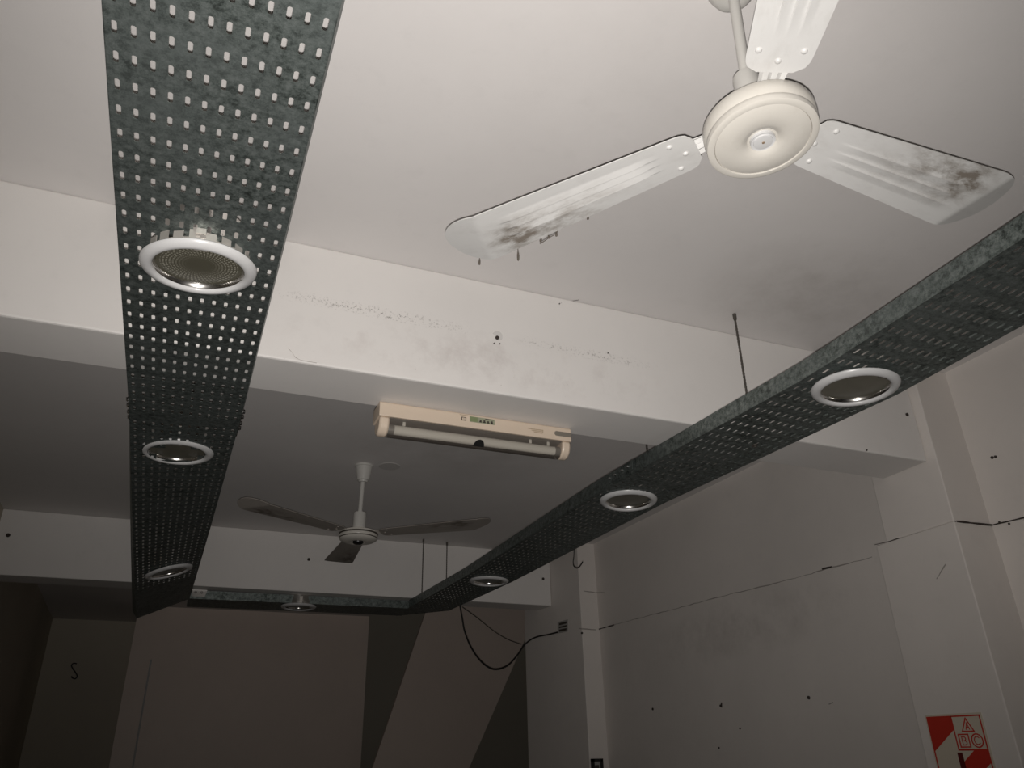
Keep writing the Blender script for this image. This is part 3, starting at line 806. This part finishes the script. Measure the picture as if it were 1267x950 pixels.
def face_rect(name, px0, py0, px1, py1, mat, parent, off=0.0006, slant=True):
    a, c = at(px0, py0, y=EY), at(px1, py1, y=EY)
    return build(name, MB().box(a.x, c.x, EY - off, EY + 0.001, min(a.z, c.z), max(a.z, c.z)), mat, parent)
def ez(x, f): return EZ - 0.049 * f
def prnt(x0, x1, f0, f1, mat, parent, name='print', off=0.0006):
    return build(name, MB().box(x0, x1, EY - off, EY + 0.001, ez(0, f1), ez(0, f0)), mat, parent)
xa = lambda px, py: at(px, py, y=EY).x
s0, s1 = xa(581, 520), xa(612, 524)
st = prnt(s0, s1, 0.22, 0.60, 'sticker_green', em, 'sticker')
prnt(s0 + 0.002, s0 + (s1 - s0) * 0.32, 0.25, 0.57, 'sticker_olive', st, 'print', 0.0009)
w = (s1 - s0)
for k in range(4):
    x = s0 + w * (0.40 + 0.15 * k)
    prnt(x, x + w * 0.07, 0.40 - 0.03 * (k % 2), 0.54, 'print_dark', st, 'print', 0.0010)
    prnt(x - w * 0.02, x + w * 0.09, 0.50, 0.55, 'print_dark', st, 'print', 0.0010)
prnt(s0 + w * 0.62, s0 + w * 0.95, 0.25, 0.30, 'print_dark', st, 'print', 0.0010)
b0, b1 = xa(571, 518), xa(576.8, 518)
for (u0, u1, f0, f1) in ((b0, b1, 0.34, 0.38), (b0, b1, 0.54, 0.58), (b0, b0 + 0.0025, 0.34, 0.58), (b1 - 0.0025, b1, 0.34, 0.58), (b0 + 0.006, b1 - 0.006, 0.45, 0.48)):
    prnt(u0, u1, f0, f1, 'print_dark', em)
prnt(b0 - 0.006, b1 + 0.006, 0.20, 0.225, 'print_brown', em)
tx0, tx1 = xa(653, 533), xa(673, 537)
for k, (g0, g1) in enumerate(((0.0, 1.0), (0.25, 1.0), (0.4, 0.95))):
    f = 0.46 + 0.10 * k
    n = int((g1 - g0) * 10)
    for i in range(n):
        x = tx0 + (tx1 - tx0) * (g0 + (g1 - g0) * i / n)
        prnt(x, x + (tx1 - tx0) * (g1 - g0) / n * 0.68, f, f + 0.05, 'print_brown', em)
g0 = xa(686, 538)
build('grey_label', MB().prism([(g0 + 0.006, 0), (g0 + 0.002, -0.003), (g0, -0.008), (g0 + 0.002, -0.013), (g0 + 0.006, -0.016), (ex1 - 0.001, -0.016), (ex1 - 0.001, 0)], 0, 0.0008), 'grey_patch', em, local=True)
gl_o = [o for o in em.children if o.name.startswith('grey_label')][0]
gl_o.rotation_euler = (pi / 2, 0, 0)
gl_o.location = (-(ex0 + ex1) / 2, -0.04 + 0.0002, -0.019)

# ------------------------------------------------------------------ wires, hooks, vent, switch
cab = [(569, 748, 4.97), (572, 765, 5.00), (575, 781, 5.03), (583, 801, 5.09), (596, 819, 5.16), (611, 828, 5.23), (627, 824, 5.29), (639, 812, 5.34), (648, 799, 5.37)]
pts = [at(px, py, y=yy) for px, py, yy in cab]
def pil2pt(px, py, off=0.006):           # on the inner face of the far pilaster
    r = RX * (px - 633.5) + RY * (py - 475.0) + RZ * F_PX
    k = (2.355 - 2.45) / (5.42 - 4.70)
    s = (2.45 - k * 4.70 - off) / (r.x - k * r.y)
    return r * s
pts += [pil2pt(657, 791), pil2pt(667, 787), pil2pt(678, 785), pil2pt(690, 782)]
def smooth_path(P, n=5):
    P = [Vector(p) for p in P]; out = []
    for i in range(len(P) - 1):
        p0, p1, p2, p3 = P[max(i - 1, 0)], P[i], P[i + 1], P[min(i + 2, len(P) - 1)]
        for j in range(n):
            t = j / n
            out.append(0.5 * ((2 * p1) + (p2 - p0) * t + (2 * p0 - 5 * p1 + 4 * p2 - p3) * t * t + (3 * p1 - p0 - 3 * p2 + p3) * t ** 3))
    out.append(P[-1]); return out
build('power_cable', MB().tube(smooth_path(pts), 0.0055, 8), 'wire_black', origin=pts[0], smooth=True, label='black cable looping from the tray corner to the wall vent', cat='cable')
p2 = [at(572, 751, y=4.99), at(590, 764, y=5.10), at(610, 780, y=5.22), at(628, 791, y=5.30), at(645, 797, y=5.36)]
build('thin_wire', MB().tube(smooth_path(p2), 0.0018, 6), 'wire_grey', origin=p2[0], label='thin grey wire hanging straight beside the looped black cable', cat='wire')
# wire hook hanging off the right tray
hk = [fR(0.1435, 3.20, 0.5)]
hp = [at(px, py, x=1.70) for px, py in ((712, 684), (710, 689), (709.2, 695), (710, 700), (713, 702.5), (716, 702), (719, 698.5), (721, 695))]
hp[0] = Vector(fR(0.1435, hp[0].y, 12)); 
build('wire_hook', MB().tube(smooth_path(hp), 0.0024, 6), 'wire_black', origin=hp[0], smooth=True, label='dark wire hook hanging off the right tray before the pale pilaster', cat='hook')
sp = [at(px, py, y=8.79) for px, py in ((95, 821), (91, 820.5), (88.5, 823), (90, 827), (93.5, 832), (95.5, 836.5), (93, 839.5), (89.5, 838.5), (88.5, 836.5))]
build('s_hook', MB().tube(smooth_path(sp), 0.0055, 6), 'wire_black', origin=sp[0], smooth=True, label='small black S hook on the dark back wall at the lower left', cat='hook')
# vent grille on the inner face of the far pilaster
vq = [pil2pt(691, 770, 0), pil2pt(702.5, 767, 0), pil2pt(702.5, 780.5, 0), pil2pt(691, 783, 0)]
vg = empty('vent_grille', vq[3], label='small square vent plate with dark slots on the far pilaster', cat='vent')
nrm = Vector((-0.99, -0.13, 0))
def on_q(u, v, d): 
    p = vq[0].lerp(vq[1], u).lerp(vq[3].lerp(vq[2], u), v); return p + nrm * d
def qbox(u0, u1, v0, v1, d0, d1):
    c = [(u0, v0), (u1, v0), (u1, v1), (u0, v1)]
    return MB().hexa([on_q(u, v, d0) for u, v in c], [on_q(u, v, d1) for u, v in c])
build('plate', qbox(-0.05, 1.05, -0.05, 1.05, -0.002, 0.004), 'pvc_grey', vg)
build('dark_opening', qbox(0.12, 0.92, 0.1, 0.92, 0.003, 0.0046), 'print_dark', vg)
for k in range(2):
    build('slat', qbox(0.10, 0.94, 0.32 + 0.28 * k, 0.44 + 0.28 * k, 0.003, 0.008), 'pvc_grey', vg)
# black framed switch at the foot of the picture on the far pilaster
sw = at(736, 948, y=4.699)
so = empty('switch_box', (sw.x, 4.699, sw.z), label='black framed switch box on the pale far pilaster', cat='switch')
x0, x1 = at(731, 945, y=4.699).x, at(744, 945, y=4.699).x
zt = at(737, 938.5, y=4.699).z
fb = MB()
for bx in ((x0, x0 + 0.013, zt - 0.13, zt), (x1 - 0.013, x1, zt - 0.13, zt), (x0, x1, zt - 0.016, zt), (x0, x1, zt - 0.13, zt - 0.114)):
    fb.box(bx[0], bx[1], 4.672, 4.6995, bx[2], bx[3])
build('frame', fb, 'black_plastic', so)
build('plate', MB().box(x0 + 0.012, x1 - 0.012, 4.690, 4.6995, zt - 0.115, zt - 0.015), 'pvc_grey', so)
build('rocker', MB().box(x0 + 0.022, x1 - 0.022, 4.684, 4.691, zt - 0.09, zt - 0.035), 'print_dark', so, bevel=0.003)

# ------------------------------------------------------------------ extinguisher sign on the near pilaster
SX = 2.492; SY0 = 2.203; SZ0 = 0.136
sg = empty('fire_sign', (SX, SY0 - 0.113, SZ0 - 0.30), label='red and cream extinguisher sign lettered A B C on the near pilaster', cat='sign')
def sp3(u, w, d): return Vector((SX - d, SY0 - u, SZ0 - w - u * 0.02))
def splate(poly, d0, d1):
    n = len(poly); mb = MB()
    vs = [sp3(u, w, d0) for u, w in poly] + [sp3(u, w, d1) for u, w in poly]
    return mb.add(vs, [tuple(range(n)), tuple(range(n, 2 * n))[::-1]] + [(i, (i + 1) % n, n + (i + 1) % n, n + i) for i in range(n)])
def ribbon(pts, w, closed=False, d=0.0026):
    mb = MB(); n = len(pts)
    segs = [(pts[i], pts[(i + 1) % n]) for i in range(n if closed else n - 1)]
    for i, (a, b) in enumerate(segs):
        dx, dy = b[0] - a[0], b[1] - a[1]; L = math.hypot(dx, dy); nx, ny = -dy / L * w / 2, dx / L * w / 2; ex, ey = dx / L * w / 2, dy / L * w / 2
        q = [(a[0] + nx - ex, a[1] + ny - ey), (b[0] + nx + ex, b[1] + ny + ey), (b[0] - nx + ex, b[1] - ny + ey), (a[0] - nx - ex, a[1] - ny - ey)]
        k = splate(q, 0.0015, d + (i % 5) * 0.00004 + (0.0002 if i == len(segs) - 1 else 0)); mb.add(k.v, k.f)
    return mb
def arc(cx, cy, rx, ry, a0, a1, n=20): return [(cx + rx * math.cos(math.radians(a0 + (a1 - a0) * i / n)), cy + ry * math.sin(math.radians(a0 + (a1 - a0) * i / n))) for i in range(n + 1)]
build('board', splate([(0, 0), (0.225, 0), (0.225, 0.30), (0, 0.30)], -0.001, 0.0018), 'sign_cream', sg)
build('red_field', splate([(0.006, 0.007), (0.106, 0.007), (0.106, 0.050), (0.006, 0.118)], 0.001, 0.0023), 'sign_red', sg)
build('red_field', splate([(0.216, 0.112), (0.166, 0.112), (0.112, 0.150), (0.112, 0.22), (0.216, 0.15)], 0.001, 0.0023), 'sign_red', sg)
build('red_field', splate([(0.006, 0.24), (0.09, 0.19), (0.09, 0.293), (0.006, 0.293)], 0.001, 0.0023), 'sign_red', sg)
build('border', ribbon([(0.0075, 0.0085), (0.2155, 0.0085), (0.2155, 0.2915), (0.0075, 0.2915)], 0.0048, True, 0.0024), 'sign_red', sg)
build('cell_frame', ribbon([(0.106, 0.0085), (0.106, 0.112), (0.2155, 0.112)], 0.0048, False, 0.0024), 'sign_red', sg)
build('extinguisher_symbol', splate([(0.097, 0.120), (0.116, 0.120), (0.118, 0.20), (0.132, 0.215), (0.132, 0.28), (0.082, 0.28), (0.082, 0.215), (0.097, 0.20)], 0.001, 0.0028), 'sign_dark_red', sg)
TRI = 'sign_red'
lw = 0.0040
build('triangle', ribbon([(0.1605, 0.016), (0.1375, 0.056), (0.1825, 0.056)], lw, True), TRI, sg)
build('letter_a', ribbon([(0.1535, 0.050), (0.1605, 0.030), (0.1675, 0.050)], 0.0027).add(*(lambda k: (k.v, k.f))(ribbon([(0.1560, 0.0435), (0.1650, 0.0435)], 0.0027))), TRI, sg)
build('square', ribbon([(0.1180, 0.0650), (0.1550, 0.0650), (0.1550, 0.1035), (0.1180, 0.1035)], lw, True), TRI, sg)
lb = ribbon([(0.1285, 0.072), (0.1285, 0.097)], 0.0028)
for q in ([(0.1285, 0.072), (0.136, 0.072)] + arc(0.136, 0.0782, 0.0065, 0.0062, -90, 90, 8) + [(0.1285, 0.0844)], [(0.1285, 0.0844), (0.137, 0.0844)] + arc(0.137, 0.0907, 0.0075, 0.0063, -90, 90, 8) + [(0.1285, 0.097)]):
    k = ribbon([p for i, p in enumerate(q) if i == 0 or math.hypot(p[0] - q[i - 1][0], p[1] - q[i - 1][1]) > 1e-5], 0.0028); lb.add(k.v, k.f)
build('letter_b', lb, TRI, sg)
build('circle', ribbon(arc(0.1855, 0.0845, 0.0205, 0.0200, 0, 342, 19), lw, True), TRI, sg)
build('letter_c', ribbon(arc(0.1855, 0.0845, 0.0110, 0.0120, 45, 315, 14), 0.0028), TRI, sg)
